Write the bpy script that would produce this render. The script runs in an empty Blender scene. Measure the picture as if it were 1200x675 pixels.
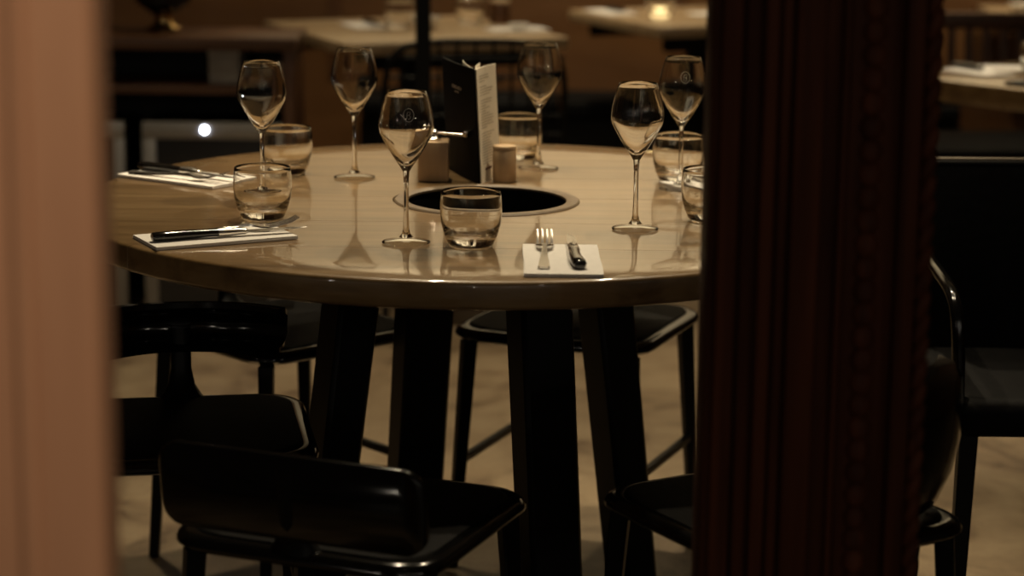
import bpy, bmesh, math, random
from mathutils import Vector, Matrix
random.seed(7)
PI = math.pi
R = math.radians
S = bpy.context.scene
C = S.collection

# ------------------------------------------------------------------ camera
cam_d = bpy.data.cameras.new('camera')
cam = bpy.data.objects.new('camera', cam_d)
C.objects.link(cam)
cam.matrix_world = (Matrix.Translation((0, 0, 1.362)) @ Matrix.Rotation(R(90 - 11.88), 4, 'X')
                    @ Matrix.Rotation(0.011, 4, 'Z'))
cam_d.sensor_width = 36.0
cam_d.lens = 79.5
cam_d.clip_start = 0.05
cam_d.dof.use_dof = True
cam_d.dof.focus_distance = 3.38
cam_d.dof.aperture_fstop = 2.8
S.camera = cam

# ------------------------------------------------------------------ world, exposure
W = bpy.data.worlds.new('night')
S.world = W
W.use_nodes = True
W.node_tree.nodes['Background'].inputs[0].default_value = (0.9, 0.62, 0.4, 1)
W.node_tree.nodes['Background'].inputs[1].default_value = 0.006
S.view_settings.view_transform = 'Standard'
S.view_settings.look = 'None'
S.view_settings.exposure = 1.15
S.view_settings.gamma = 1.0
S.view_settings.use_curve_mapping = False
S.cycles.max_bounces = 16
S.cycles.transmission_bounces = 14
S.cycles.transparent_max_bounces = 16

WARM = (1.0, 0.82, 0.55)


def spot(name, loc, target, power, angle=70, blend=0.6, radius=0.035, col=WARM):
    d = bpy.data.lights.new(name, 'SPOT')
    d.energy = power
    d.spot_size = R(angle)
    d.spot_blend = blend
    d.shadow_soft_size = radius
    d.color = col
    o = bpy.data.objects.new(name, d)
    C.objects.link(o)
    o.location = loc
    o.rotation_euler = (Vector(target) - Vector(loc)).to_track_quat('-Z', 'Y').to_euler()
    return o


def point(name, loc, power, radius=0.08, col=WARM):
    d = bpy.data.lights.new(name, 'POINT')
    d.energy = power
    d.shadow_soft_size = radius
    d.color = col
    o = bpy.data.objects.new(name, d)
    C.objects.link(o)
    o.location = loc
    return o


# ceiling downlights of the dining room
spot('downlight_table', (-0.25, 4.05, 2.62), (-0.1, 3.55, 0.75), 44, 62)
spot('downlight_table', (0.55, 3.85, 2.62), (0.15, 3.6, 0.75), 34, 62)
spot('downlight_table', (0.25, 4.9, 2.62), (0.0, 4.5, 0.0), 66, 72)
spot('downlight_aisle', (-0.95, 4.9, 2.62), (-0.75, 4.7, 0.0), 30, 75)
spot('downlight_aisle', (1.0, 4.55, 2.62), (0.95, 4.4, 0.0), 7, 75)
spot('downlight_side', (1.25, 5.55, 2.62), (1.25, 5.5, 0.75), 60, 44)
spot('downlight_back', (-0.2, 6.6, 2.62), (-0.2, 6.6, 0.75), 22, 60)
spot('downlight_back', (0.6, 6.75, 2.62), (0.6, 6.9, 0.75), 22, 60)
spot('downlight_back', (1.75, 7.0, 2.62), (1.75, 7.1, 0.75), 28, 60)
spot('downlight_cabinet', (-0.95, 5.7, 2.62), (-0.85, 6.2, 0.6), 14, 80)
# wall washers on the pale upper wall at the back
for wx in (-0.25, 0.75, 1.75):
    spot('wall_washer', (wx, 6.85, 2.66), (wx, 7.6, 1.55), 31, 80, 0.7, 0.05)
# unseen narrow spot added to brighten only the pale door post
spot('door_post_fill', (0.30, 0.25, 2.25), (-0.62, 1.62, 0.95), 34, 30, 0.35, 0.05, (1.0, 0.72, 0.5))

# ------------------------------------------------------------------ materials
MATS = {}


def new_mat(name):
    m = bpy.data.materials.new(name)
    m.use_nodes = True
    nt = m.node_tree
    b = nt.nodes['Principled BSDF']
    MATS[name] = m
    return m, nt, b


def plain(name, col, rough=0.5, metal=0.0, coat=0.0, noise=0.12, scale=30.0, spec=0.5, bump=0.0):
    m, nt, b = new_mat(name)
    b.inputs['Roughness'].default_value = rough
    b.inputs['Metallic'].default_value = metal
    b.inputs['Coat Weight'].default_value = coat
    b.inputs['Coat Roughness'].default_value = 0.08
    b.inputs['Specular IOR Level'].default_value = spec
    tc = nt.nodes.new('ShaderNodeTexCoord')
    n = nt.nodes.new('ShaderNodeTexNoise')
    n.inputs['Scale'].default_value = scale
    n.inputs['Detail'].default_value = 4
    nt.links.new(tc.outputs['Object'], n.inputs['Vector'])
    r = nt.nodes.new('ShaderNodeValToRGB')
    r.color_ramp.elements[0].position = 0.3
    r.color_ramp.elements[1].position = 0.7
    r.color_ramp.elements[0].color = (*[c * (1 - noise) for c in col], 1)
    r.color_ramp.elements[1].color = (*[min(1, c * (1 + noise)) for c in col], 1)
    nt.links.new(n.outputs['Fac'], r.inputs['Fac'])
    nt.links.new(r.outputs['Color'], b.inputs['Base Color'])
    if bump:
        bp = nt.nodes.new('ShaderNodeBump')
        bp.inputs['Strength'].default_value = bump
        bp.inputs['Distance'].default_value = 0.002
        nt.links.new(n.outputs['Fac'], bp.inputs['Height'])
        nt.links.new(bp.outputs['Normal'], b.inputs['Normal'])
    return m


def wood(name, dark, mid, light, stretch=(1.2, 14, 14), rough=0.3, coat=0.0, scale=1.0, bump=0.08, coat_rough=0.1):
    """wood grain running along the axis with the smallest stretch"""
    m, nt, b = new_mat(name)
    b.inputs['Roughness'].default_value = rough
    b.inputs['Coat Weight'].default_value = coat
    b.inputs['Coat Roughness'].default_value = coat_rough
    tc = nt.nodes.new('ShaderNodeTexCoord')
    mp = nt.nodes.new('ShaderNodeMapping')
    mp.inputs['Scale'].default_value = [s * scale for s in stretch]
    oi = nt.nodes.new('ShaderNodeObjectInfo')
    ad = nt.nodes.new('ShaderNodeVectorMath')
    ad.operation = 'ADD'
    sc = nt.nodes.new('ShaderNodeVectorMath')
    sc.operation = 'SCALE'
    sc.inputs['Scale'].default_value = 3.0
    nt.links.new(oi.outputs['Random'], sc.inputs[0])
    nt.links.new(tc.outputs['Object'], ad.inputs[0])
    nt.links.new(sc.outputs[0], ad.inputs[1])
    nt.links.new(ad.outputs[0], mp.inputs['Vector'])
    n = nt.nodes.new('ShaderNodeTexNoise')
    n.inputs['Scale'].default_value = 1.6
    n.inputs['Detail'].default_value = 7
    n.inputs['Roughness'].default_value = 0.62
    n.inputs['Distortion'].default_value = 0.6
    nt.links.new(mp.outputs[0], n.inputs['Vector'])
    r = nt.nodes.new('ShaderNodeValToRGB')
    e = r.color_ramp.elements
    e[0].position = 0.25
    e[0].color = (*dark, 1)
    e[1].position = 0.75
    e[1].color = (*light, 1)
    k = e.new(0.5)
    k.color = (*mid, 1)
    nt.links.new(n.outputs['Fac'], r.inputs['Fac'])
    # each board a little lighter or darker than its neighbour
    hv = nt.nodes.new('ShaderNodeHueSaturation')
    mr = nt.nodes.new('ShaderNodeMapRange')
    mr.inputs['To Min'].default_value = 0.86
    mr.inputs['To Max'].default_value = 1.1
    nt.links.new(oi.outputs['Random'], mr.inputs['Value'])
    nt.links.new(mr.outputs[0], hv.inputs['Value'])
    nt.links.new(r.outputs['Color'], hv.inputs['Color'])
    nt.links.new(hv.outputs['Color'], b.inputs['Base Color'])
    if bump:
        bp = nt.nodes.new('ShaderNodeBump')
        bp.inputs['Strength'].default_value = bump
        bp.inputs['Distance'].default_value = 0.001
        nt.links.new(n.outputs['Fac'], bp.inputs['Height'])
        nt.links.new(bp.outputs['Normal'], b.inputs['Normal'])
    return m


def glass(name, col=(0.985, 0.985, 0.98), clear=0.0):
    m = bpy.data.materials.new(name)
    m.use_nodes = True
    nt = m.node_tree
    nt.nodes.remove(nt.nodes['Principled BSDF'])
    g = nt.nodes.new('ShaderNodeBsdfGlass')
    g.inputs['Color'].default_value = (*col, 1)
    g.inputs['Roughness'].default_value = 0.0
    g.inputs['IOR'].default_value = 1.5
    if clear:
        tr = nt.nodes.new('ShaderNodeBsdfTransparent')
        mx = nt.nodes.new('ShaderNodeMixShader')
        mx.inputs[0].default_value = clear
        nt.links.new(g.outputs[0], mx.inputs[1])
        nt.links.new(tr.outputs[0], mx.inputs[2])
        nt.links.new(mx.outputs[0], nt.nodes['Material Output'].inputs['Surface'])
    else:
        nt.links.new(g.outputs[0], nt.nodes['Material Output'].inputs['Surface'])
    MATS[name] = m
    return m


def emit(name, col, strength):
    m, nt, b = new_mat(name)
    b.inputs['Base Color'].default_value = (*col, 1)
    b.inputs['Emission Color'].default_value = (*col, 1)
    b.inputs['Emission Strength'].default_value = strength
    return m


OAK = wood('pale oak', (0.105, 0.058, 0.02), (0.205, 0.125, 0.052), (0.27, 0.178, 0.085),
           (1.0, 11, 11), 0.34, 1.0, 1.6, 0.012, 0.045)
OAK2 = wood('small table oak', (0.30, 0.2, 0.11), (0.42, 0.30, 0.17), (0.48, 0.36, 0.22), (1.2, 9, 9), 0.35, 0.3)
BEECH = wood('beech', (0.36, 0.235, 0.13), (0.44, 0.30, 0.17), (0.50, 0.36, 0.22), (20, 20, 3), 0.45)
WALNUT = wood('walnut cabinet', (0.06, 0.023, 0.007), (0.10, 0.040, 0.012), (0.13, 0.054, 0.018), (1.5, 10, 10), 0.45)
PANEL = wood('brown wall panel', (0.09, 0.037, 0.009), (0.125, 0.053, 0.014), (0.155, 0.07, 0.021), (0.9, 5, 5), 0.5)
OLDWOOD = wood('old dark carved wood', (0.022, 0.006, 0.0025), (0.065, 0.019, 0.008), (0.115, 0.035, 0.015),
               (26, 26, 0.9), 0.6, 0.0, 1.0, 0.3)
OLDWOOD.node_tree.nodes['Principled BSDF'].inputs['Specular IOR Level'].default_value = 0.12
PALEPOST = wood('pale door post wood', (0.30, 0.16, 0.09), (0.36, 0.20, 0.115), (0.42, 0.24, 0.14), (9, 9, 0.8), 0.7, 0, 1.0, 0.0)
BLACK = plain('black lacquer', (0.003, 0.0028, 0.0026), 0.13, 0, 0.0, 0.1)
BLACKM = plain('black powder coated steel', (0.003, 0.003, 0.003), 0.45, 0, 0, 0.2, 80, 0.15)
LEATHER = plain('black leather', (0.003, 0.0028, 0.0028), 0.65, 0, 0, 0.3, 60, 0.08, 0.3)
PIPING = plain('grey piping', (0.22, 0.18, 0.13), 0.5)
RINGM = plain('dark bronze ring', (0.13, 0.09, 0.05), 0.55, 0.0, 0, 0.15, 60)
VOID = plain('soot black bucket', (0.004, 0.004, 0.004), 0.8, 0, 0, 0.2, 40, 0.1)
STEEL = plain('polished steel', (0.72, 0.68, 0.62), 0.24, 1.0, 0, 0.04)
ALU = plain('brushed aluminium', (0.36, 0.34, 0.31), 0.42, 0.55, 0, 0.1, 90)
HORN = plain('black horn handle', (0.008, 0.007, 0.006), 0.12, 0, 0.6, 0.3)
LINEN = plain('white paper napkin', (0.74, 0.71, 0.67), 0.85, 0, 0, 0.03, 120, 0.2, 0.2)
GREYBOX = plain('grey plastic', (0.30, 0.28, 0.25), 0.6)
CREAMBOX = plain('cream card', (0.62, 0.55, 0.44), 0.7)
BRASS = plain('aged brass', (0.75, 0.5, 0.2), 0.22, 1.0)
DARKGLASS = plain('smoked glass door', (0.004, 0.004, 0.005), 0.06, 0, 0.4, 0.05)
COVER = plain('black menu cover', (0.003, 0.0028, 0.0026), 0.6, 0, 0, 0.2, 200, 0.06)
FOIL = plain('silver foil print', (0.30, 0.28, 0.25), 0.5)
PAPER = plain('cream paper', (0.72, 0.65, 0.52), 0.8, 0, 0, 0.03, 60, 0.2)
INK = plain('brown ink', (0.42, 0.36, 0.27), 0.8)
INKD = plain('dark red ink', (0.16, 0.07, 0.04), 0.8)
ETCH = plain('etched white crest', (0.55, 0.53, 0.5), 0.7)
CHINA = plain('white china', (0.72, 0.68, 0.6), 0.25, 0, 0.3, 0.03)
PLASTER = plain('ceiling plaster', (0.10, 0.075, 0.05), 0.9)
CREAMWALL = plain('cream plaster', (0.76, 0.70, 0.58), 0.8)
SLATEM = plain('slate tray', (0.03, 0.028, 0.026), 0.6)
GLASS = glass('clear glass')


def thin_glass(name):
    """a glass disc seen almost edge-on: clear, with mirror reflections by Fresnel"""
    m = bpy.data.materials.new(name)
    m.use_nodes = True
    nt = m.node_tree
    nt.nodes.remove(nt.nodes['Principled BSDF'])
    tr = nt.nodes.new('ShaderNodeBsdfTransparent')
    tr.inputs[0].default_value = (0.97, 0.97, 0.965, 1)
    gl = nt.nodes.new('ShaderNodeBsdfGlossy')
    gl.inputs['Roughness'].default_value = 0.03
    fr = nt.nodes.new('ShaderNodeFresnel')
    fr.inputs['IOR'].default_value = 1.10
    mx = nt.nodes.new('ShaderNodeMixShader')
    nt.links.new(fr.outputs[0], mx.inputs[0])
    nt.links.new(tr.outputs[0], mx.inputs[1])
    nt.links.new(gl.outputs[0], mx.inputs[2])
    nt.links.new(mx.outputs[0], nt.nodes['Material Output'].inputs['Surface'])
    MATS[name] = m
    return m


THINGLASS = thin_glass('thin clear glass')
BASEGLASS = glass('tumbler base glass', clear=0.7)
LED = emit('blue white led', (0.75, 0.82, 1.0), 40.0)
PAVING = plain('dark paving', (0.05, 0.045, 0.04), 0.8)
FLAME = emit('candle wax glow', (1.0, 0.75, 0.35), 0.9)


def floor_mat():
    m, nt, b = new_mat('mottled beige stone')
    b.inputs['Roughness'].default_value = 0.5
    tc = nt.nodes.new('ShaderNodeTexCoord')
    n1 = nt.nodes.new('ShaderNodeTexNoise')
    n1.inputs['Scale'].default_value = 4.5
    n1.inputs['Detail'].default_value = 9
    n1.inputs['Roughness'].default_value = 0.65
    n1.inputs['Distortion'].default_value = 1.2
    r1 = nt.nodes.new('ShaderNodeValToRGB')
    e = r1.color_ramp.elements
    e[0].position = 0.30
    e[0].color = (0.055, 0.028, 0.013, 1)
    e[1].position = 0.62
    e[1].color = (0.25, 0.185, 0.11, 1)
    k = e.new(0.44)
    k.color = (0.18, 0.125, 0.07, 1)
    n2 = nt.nodes.new('ShaderNodeTexNoise')
    n2.inputs['Scale'].default_value = 45
    n2.inputs['Detail'].default_value = 4
    mx = nt.nodes.new('ShaderNodeMixRGB')
    mx.blend_type = 'MULTIPLY'
    mx.inputs['Fac'].default_value = 0.3
    oi = nt.nodes.new('ShaderNodeObjectInfo')
    ad = nt.nodes.new('ShaderNodeVectorMath')
    sc = nt.nodes.new('ShaderNodeVectorMath')
    sc.operation = 'SCALE'
    sc.inputs['Scale'].default_value = 9.0
    nt.links.new(oi.outputs['Random'], sc.inputs[0])
    nt.links.new(tc.outputs['Object'], ad.inputs[0])
    nt.links.new(sc.outputs[0], ad.inputs[1])
    nt.links.new(ad.outputs[0], n1.inputs['Vector'])
    nt.links.new(ad.outputs[0], n2.inputs['Vector'])
    nt.links.new(n1.outputs['Fac'], r1.inputs['Fac'])
    nt.links.new(r1.outputs['Color'], mx.inputs['Color1'])
    nt.links.new(n2.outputs['Fac'], mx.inputs['Color2'])
    nt.links.new(mx.outputs['Color'], b.inputs['Base Color'])
    return m


STONE = floor_mat()
GROUT = plain('dark grout', (0.10, 0.075, 0.05), 0.8)

# ------------------------------------------------------------------ builders


def link(name, me, mat=None, parent=None, loc=None, rotz=0.0, smooth=False):
    o = bpy.data.objects.new(name, me)
    C.objects.link(o)
    if mat is not None and not me.materials:
        me.materials.append(mat)
    if parent is not None:
        o.parent = parent
    if loc is not None:
        o.location = loc
    if rotz:
        o.rotation_euler = (0, 0, rotz)
    if smooth:
        for p in me.polygons:
            p.use_smooth = True
    return o


def tag(o, label=None, cat=None, group=None, kind=None):
    if label:
        o['label'] = label
    if cat:
        o['category'] = cat
    if group:
        o['group'] = group
    if kind:
        o['kind'] = kind
    return o


def thing(name, label, cat, loc=(0, 0, 0), rotz=0.0, group=None):
    o = bpy.data.objects.new(name, None)
    o.empty_display_size = 0.05
    C.objects.link(o)
    o.location = loc
    o.rotation_euler = (0, 0, rotz)
    return tag(o, label, cat, group)


def to_mesh(bm, name, smooth_angle=None):
    bmesh.ops.recalc_face_normals(bm, faces=bm.faces)
    me = bpy.data.meshes.new(name)
    bm.to_mesh(me)
    bm.free()
    if smooth_angle is not None:
        for p in me.polygons:
            p.use_smooth = True
        me.set_sharp_from_angle(angle=R(smooth_angle))
    return me


def box_mesh(name, a, b, bevel=0.0, seg=2):
    bm = bmesh.new()
    bmesh.ops.create_cube(bm, size=1)
    for v in bm.verts:
        v.co = Vector([(a[i] + b[i]) / 2 + v.co[i] * (b[i] - a[i]) for i in range(3)])
    if bevel:
        bmesh.ops.bevel(bm, geom=bm.edges[:], offset=bevel, segments=seg, affect='EDGES', profile=0.5)
    return to_mesh(bm, name, 40 if bevel else None)


def box(name, a, b, mat, parent=None, bevel=0.0, loc=None, rotz=0.0, seg=2):
    return link(name, box_mesh(name, a, b, bevel, seg), mat, parent, loc, rotz)


def lathe_mesh(name, prof, n=48, close=False, angle=50):
    """revolve (r, z) pairs about z; r = 0 points become poles; close joins the last ring to the first"""
    bm = bmesh.new()
    rings = []
    for r, z in prof:
        if r < 1e-6:
            rings.append([bm.verts.new((0, 0, z))])
        else:
            rings.append([bm.verts.new((r * math.cos(2 * PI * i / n), r * math.sin(2 * PI * i / n), z)) for i in range(n)])
    pairs = list(zip(rings[:-1], rings[1:]))
    if close:
        pairs.append((rings[-1], rings[0]))
    for a, b in pairs:
        for i in range(n):
            j = (i + 1) % n
            if len(a) == 1 and len(b) == 1:
                continue
            if len(a) == 1:
                bm.faces.new((a[0], b[i], b[j]))
            elif len(b) == 1:
                bm.faces.new((a[i], a[j], b[0]))
            else:
                bm.faces.new((a[i], a[j], b[j], b[i]))
    return to_mesh(bm, name, angle)


def loops_mesh(name, loops, cap=True, angle=50):
    bm = bmesh.new()
    vs = [[bm.verts.new(p) for p in lp] for lp in loops]
    n = len(vs[0])
    for a, b in zip(vs[:-1], vs[1:]):
        for i in range(n):
            j = (i + 1) % n
            bm.faces.new((a[i], a[j], b[j], b[i]))
    if cap:
        bm.faces.new(vs[0][::-1])
        bm.faces.new(vs[-1])
    return to_mesh(bm, name, angle)


def tube_mesh(name, paths, rad, n=10, angle=60):
    """round tubes along polylines; rad is a number or one per point"""
    bm = bmesh.new()
    for pts in paths:
        pts = [Vector(p) for p in pts]
        rings = []
        up = None
        for i, p in enumerate(pts):
            t = (pts[min(i + 1, len(pts) - 1)] - pts[max(i - 1, 0)]).normalized()
            if up is None:
                up = t.orthogonal().normalized()
            up = (up - t * up.dot(t))
            up = up.normalized() if up.length > 1e-6 else t.orthogonal().normalized()
            s = t.cross(up)
            r = rad[i] if isinstance(rad, (list, tuple)) else rad
            rings.append([bm.verts.new(p + (up * math.cos(2 * PI * k / n) + s * math.sin(2 * PI * k / n)) * r) for k in range(n)])
        for a, b in zip(rings[:-1], rings[1:]):
            for k in range(n):
                j = (k + 1) % n
                bm.faces.new((a[k], a[j], b[j], b[k]))
        bm.faces.new(rings[0][::-1])
        bm.faces.new(rings[-1])
    return to_mesh(bm, name, angle)


def bar_mesh(name, p, q, w0, d0, w1, d1, ax=None):
    """four-sided tapered bar from p to q; ax is the direction of its width"""
    p, q = Vector(p), Vector(q)
    t = (q - p).normalized()
    ax = Vector(ax) if ax else Vector((1, 0, 0))
    ax = (ax - t * ax.dot(t)).normalized()
    ay = t.cross(ax)
    lp = []
    for c, w, d in ((p, w0, d0), (q, w1, d1)):
        lp.append([c + ax * (sx * w / 2) + ay * (sy * d / 2) for sx, sy in ((-1, -1), (1, -1), (1, 1), (-1, 1))])
    bm = bmesh.new()
    vs = [[bm.verts.new(x) for x in l] for l in lp]
    for i in range(4):
        j = (i + 1) % 4
        bm.faces.new((vs[0][i], vs[0][j], vs[1][j], vs[1][i]))
    bm.faces.new(vs[0][::-1])
    bm.faces.new(vs[1])
    bmesh.ops.bevel(bm, geom=bm.edges[:], offset=min(w0, d0, w1, d1) * 0.12, segments=1, affect='EDGES')
    return to_mesh(bm, name, 40)


def smooth_path(pts, k=6):
    """Catmull-Rom through the points"""
    pts = [Vector(p) for p in pts]
    out = []
    for i in range(len(pts) - 1):
        p0 = pts[max(i - 1, 0)]
        p1, p2 = pts[i], pts[i + 1]
        p3 = pts[min(i + 2, len(pts) - 1)]
        for s in range(k):
            t = s / k
            out.append(0.5 * ((2 * p1) + (p2 - p0) * t + (2 * p0 - 5 * p1 + 4 * p2 - p3) * t * t
                              + (3 * p1 - p0 - 3 * p2 + p3) * t ** 3))
    out.append(pts[-1])
    return out


def copy_tree(o, parent=None):
    c = o.copy()
    C.objects.link(c)
    c.parent = parent
    for ch in list(o.children):
        copy_tree(ch, c)
    return c


def hexa_rounded(hx, hy, rad, n=8):
    """rounded rectangle outline, counter-clockwise"""
    out = []
    for cx, cy, a0 in ((hx - rad, hy - rad, 0), (-hx + rad, hy - rad, 90), (-hx + rad, -hy + rad, 180), (hx - rad, -hy + rad, 270)):
        for i in range(n + 1):
            a = R(a0 + 90 * i / n)
            out.append((cx + rad * math.cos(a), cy + rad * math.sin(a)))
    return out


# ------------------------------------------------------------------ setting
fl = box('floor', (-2.6, -0.6, -0.08), (3.2, 7.7, 0.0), STONE)
tag(fl, kind='structure')
wb = box('wall_back', (-2.6, 7.6, 0), (3.2, 7.75, 2.75), PANEL)
tag(wb, kind='structure')
wl = box('wall_left', (-2.7, 2.6, 0), (-2.6, 7.6, 2.75), PANEL)
tag(wl, kind='structure')
wr = box('wall_right', (3.2, 2.6, 0), (3.3, 7.6, 2.75), PANEL)
tag(wr, kind='structure')
ce = box('ceiling', (-2.6, 2.6, 2.75), (3.2, 7.6, 2.85), PLASTER)
tag(ce, kind='structure')
up = box('upper_panel', (-0.78, 7.592, 1.16), (3.19, 7.6, 2.74), CREAMWALL, wb)
up['label'] = 'cream plaster above the wood panelling'
box('dado_rail', (-2.59, 7.575, 1.12), (3.19, 7.6, 1.158), WALNUT, wb, 0.004)
for x in (-0.60, -0.05, 0.55, 1.15, 1.75):   # upright battens between the wall panels
    box('panel_batten', (x - 0.02, 7.588, 0.5), (x + 0.02, 7.6, 1.119), WALNUT, wb)

# hooded street lamps far behind the photographer: what sparkles in the glasses
hood_me = lathe_mesh('hood', [(0, 0.10), (0.05, 0.095), (0.16, 0.05), (0.17, 0.04), (0.05, 0.075), (0, 0.08)], 24)
for x, y, z, lab in ((-6.6, -5.0, 2.5, 'hooded street lamp farthest left across the street'), (-3.4, -6.0, 3.3, 'hooded street lamp left of the entrance across the street'),
                     (-1.9, -6.4, 1.9, 'low hooded street lamp left of straight across'), (-0.2, -6.6, 3.0, 'hooded street lamp straight across the street'),
                     (1.5, -6.4, 2.2, 'low hooded street lamp right of straight across'), (2.9, -6.2, 3.5, 'hooded street lamp right of the entrance across the street'),
                     (5.0, -5.6, 2.6, 'hooded street lamp at the right across the street'), (7.6, -4.6, 3.1, 'hooded street lamp farthest right across the street')):
    t = thing('street_lamp', lab, 'street lamp', (x, y, 0), 0, 'street lamps outside')
    link('hood', hood_me, BLACKM, t, (0, 0, z))
    link('post', tube_mesh('post', [[(0, -0.2, 0.001), (0, -0.2, z + 0.05), (0, -0.14, z + 0.16), (0, 0, z + 0.12)]], 0.03, 10), BLACKM, t)
    point('street_lamp_bulb', (x, y, z), 17, 0.09, (1.0, 0.88, 0.70))
box('ground', (-12, -9, -0.10), (12, -0.62, -0.0), PAVING)['kind'] = 'structure'

# slim black column between the rear tables
colm = thing('slim_column', 'slim black steel column standing before the rear small table', 'column', (-0.227, 5.62, 0))
box('shaft', (-0.019, -0.019, 0.012), (0.019, 0.019, 2.749), BLACKM, colm, 0.003)
box('foot_plate', (-0.07, -0.07, 0.0008), (0.07, 0.07, 0.012), BLACKM, colm, 0.002)

# pale door post close to the camera on the left
lp = box('trim_1', (-0.62, 1.63, 0), (-0.304, 1.70, 2.7), PALEPOST, None, 0.012, seg=3)
tag(lp, kind='structure')
lp['label'] = 'pale blurred wooden door post at the left edge'
for x in (-0.36, -0.43, -0.50):
    link('flute', tube_mesh('flute', [[(x, 1.63, 0.05), (x, 1.63, 2.6)]], 0.008, 10), PALEPOST, lp)

# carved dark post on the right
cp = box('trim_2', (0.216, 2.47, 0), (0.452, 2.56, 2.7), OLDWOOD, None, 0.004)
tag(cp, kind='structure')
cp['label'] = 'dark carved wooden door post with beaded and rope mouldings'
for x0, x1, y in ((0.226, 0.248, 2.455), (0.252, 0.268, 2.459), (0.272, 0.288, 2.455), (0.291, 0.303, 2.459), (0.306, 0.338, 2.453)):
    box('fluted_strip', (x0, y, 0), (x1, 2.472, 2.7), OLDWOOD, cp, 0.004)
box('thin_rib', (0.358, 2.452, 0), (0.365, 2.472, 2.7), OLDWOOD, cp, 0.002)
box('bead_channel', (0.367, 2.462, 0), (0.416, 2.472, 2.7), OLDWOOD, cp, 0.002)
box('flat_band', (0.425, 2.452, 0), (0.446, 2.472, 2.7), OLDWOOD, cp, 0.003)
# overlapping scales on the channel: half-domes with a raised lower lip
bm = bmesh.new()
bmesh.ops.create_uvsphere(bm, u_segments=14, v_segments=8, radius=1)
for v in bm.verts:
    v.co = Vector((v.co.x * 0.0135, v.co.y * 0.009, v.co.z * 0.0145))
    v.co.y -= 0.004 * max(0.0, -v.co.z / 0.0145)
bead_me = to_mesh(bm, 'carved_scale', 50)
bm = bmesh.new()
bmesh.ops.create_uvsphere(bm, u_segments=12, v_segments=8, radius=1)
for v in bm.verts:
    v.co = Vector((v.co.x * 0.0115, v.co.y * 0.0115, v.co.z * 0.0165))
    v.co.z += v.co.x * 0.9
rope_me = to_mesh(bm, 'rope_twist', 60)
for k in range(96):
    z = 0.06 + k * 0.0262
    link('carved_scale', bead_me, OLDWOOD, cp, (0.392, 2.462, z))
    link('rope_twist', rope_me, OLDWOOD, cp, (0.457, 2.47, z + 0.007))

# ------------------------------------------------------------------ the round table
TX, TY, TR, TT = -0.052, 3.597, 0.650, 0.75
HX, HY = 0.010, -0.006                 # the opening, a little off the middle
table = thing('round_table', 'large round pale oak dining table with dark opening and black splayed legs', 'table', (TX, TY, 0))
prof = [(0.142, TT - 0.041), (0.142, TT)]
prof += [(0.25, TT), (0.40, TT), (0.55, TT), (TR - 0.008, TT)]
prof += [(TR - 0.004, TT - 0.0008), (TR - 0.0012, TT - 0.003), (TR, TT - 0.007), (TR, TT - 0.034), (TR - 0.003, TT - 0.039), (TR - 0.008, TT - 0.041)]
prof += [(0.55, TT - 0.041), (0.40, TT - 0.041), (0.25, TT - 0.041)]
top_src = lathe_mesh('top', prof, 128, True, 40)
cuts = [-0.70, -0.415, -0.205, 0.02, 0.225, 0.43, 0.70]
for c0, c1 in zip(cuts[:-1], cuts[1:]):
    bm = bmesh.new()
    bm.from_mesh(top_src)
    g = 0.0005
    for co, no in (((0, c0 + g, 0), (0, -1, 0)), ((0, c1 - g, 0), (0, 1, 0))):
        res = bmesh.ops.bisect_plane(bm, geom=bm.verts[:] + bm.edges[:] + bm.faces[:], plane_co=co, plane_no=no, clear_outer=True)
        ed = [e for e in res['geom_cut'] if isinstance(e, bmesh.types.BMEdge)]
        if ed:
            bmesh.ops.holes_fill(bm, edges=ed, sides=0)
    me = to_mesh(bm, 'plank', 40)
    link('plank', me, OAK, table)
ring = [(0.128, TT - 0.002), (0.128, TT + 0.0015), (0.131, TT + 0.003), (0.147, TT + 0.003), (0.1495, TT + 0.0008), (0.1495, TT + 0.0002), (0.1415, TT + 0.0002), (0.1415, TT - 0.002)]
link('opening_ring', lathe_mesh('opening_ring', ring, 96, True, 40), RINGM, table, (HX, HY, 0))
bucket = [(0, TT - 0.10), (0.130, TT - 0.10), (0.1305, TT - 0.0025), (0.1395, TT - 0.0025), (0.1395, TT - 0.04), (0.132, TT - 0.105), (0, TT - 0.105)]
link('bucket', lathe_mesh('bucket', bucket, 64), VOID, table, (HX, HY, 0))
for a in (25, 115, 205, 295):
    box('apron_rail', (-0.22, -0.235, 0.655), (0.22, -0.205, 0.7085), BLACKM, table, 0.004, None, R(a))
for a in (25, 115, 205, 295):
    ca, sa = math.cos(R(a)), math.sin(R(a))
    r1, r0 = 0.212, 0.300
    link('leg', bar_mesh('leg', (ca * r1, sa * r1, 0.70), (ca * r0, sa * r0, 0.001), 0.088, 0.07, 0.088, 0.06, (-sa, ca, 0)), BLACKM, table)

# ------------------------------------------------------------------ glassware
WOUT = [(0.0045, 0.104), (0.0075, 0.109), (0.0125, 0.1165), (0.0195, 0.127), (0.0265, 0.1385), (0.0332, 0.1505),
        (0.0380, 0.160), (0.0400, 0.168), (0.0396, 0.176), (0.0378, 0.188), (0.0350, 0.200), (0.0315, 0.212), (0.0284, 0.2205)]
# the foot is a disc of its own, the stem grows out of its middle
foot_prof = [(0, 0.0), (0.030, 0.0), (0.0346, 0.0006), (0.0352, 0.0014), (0.0345, 0.0022), (0.028, 0.0034), (0.018, 0.0055), (0.010, 0.0085), (0, 0.0085)]
wine_prof = [(0, 0.0087), (0.010, 0.0087), (0.0060, 0.0140), (0.0044, 0.022), (0.0037, 0.040), (0.0035, 0.065), (0.0037, 0.088)]
wine_prof += WOUT


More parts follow.
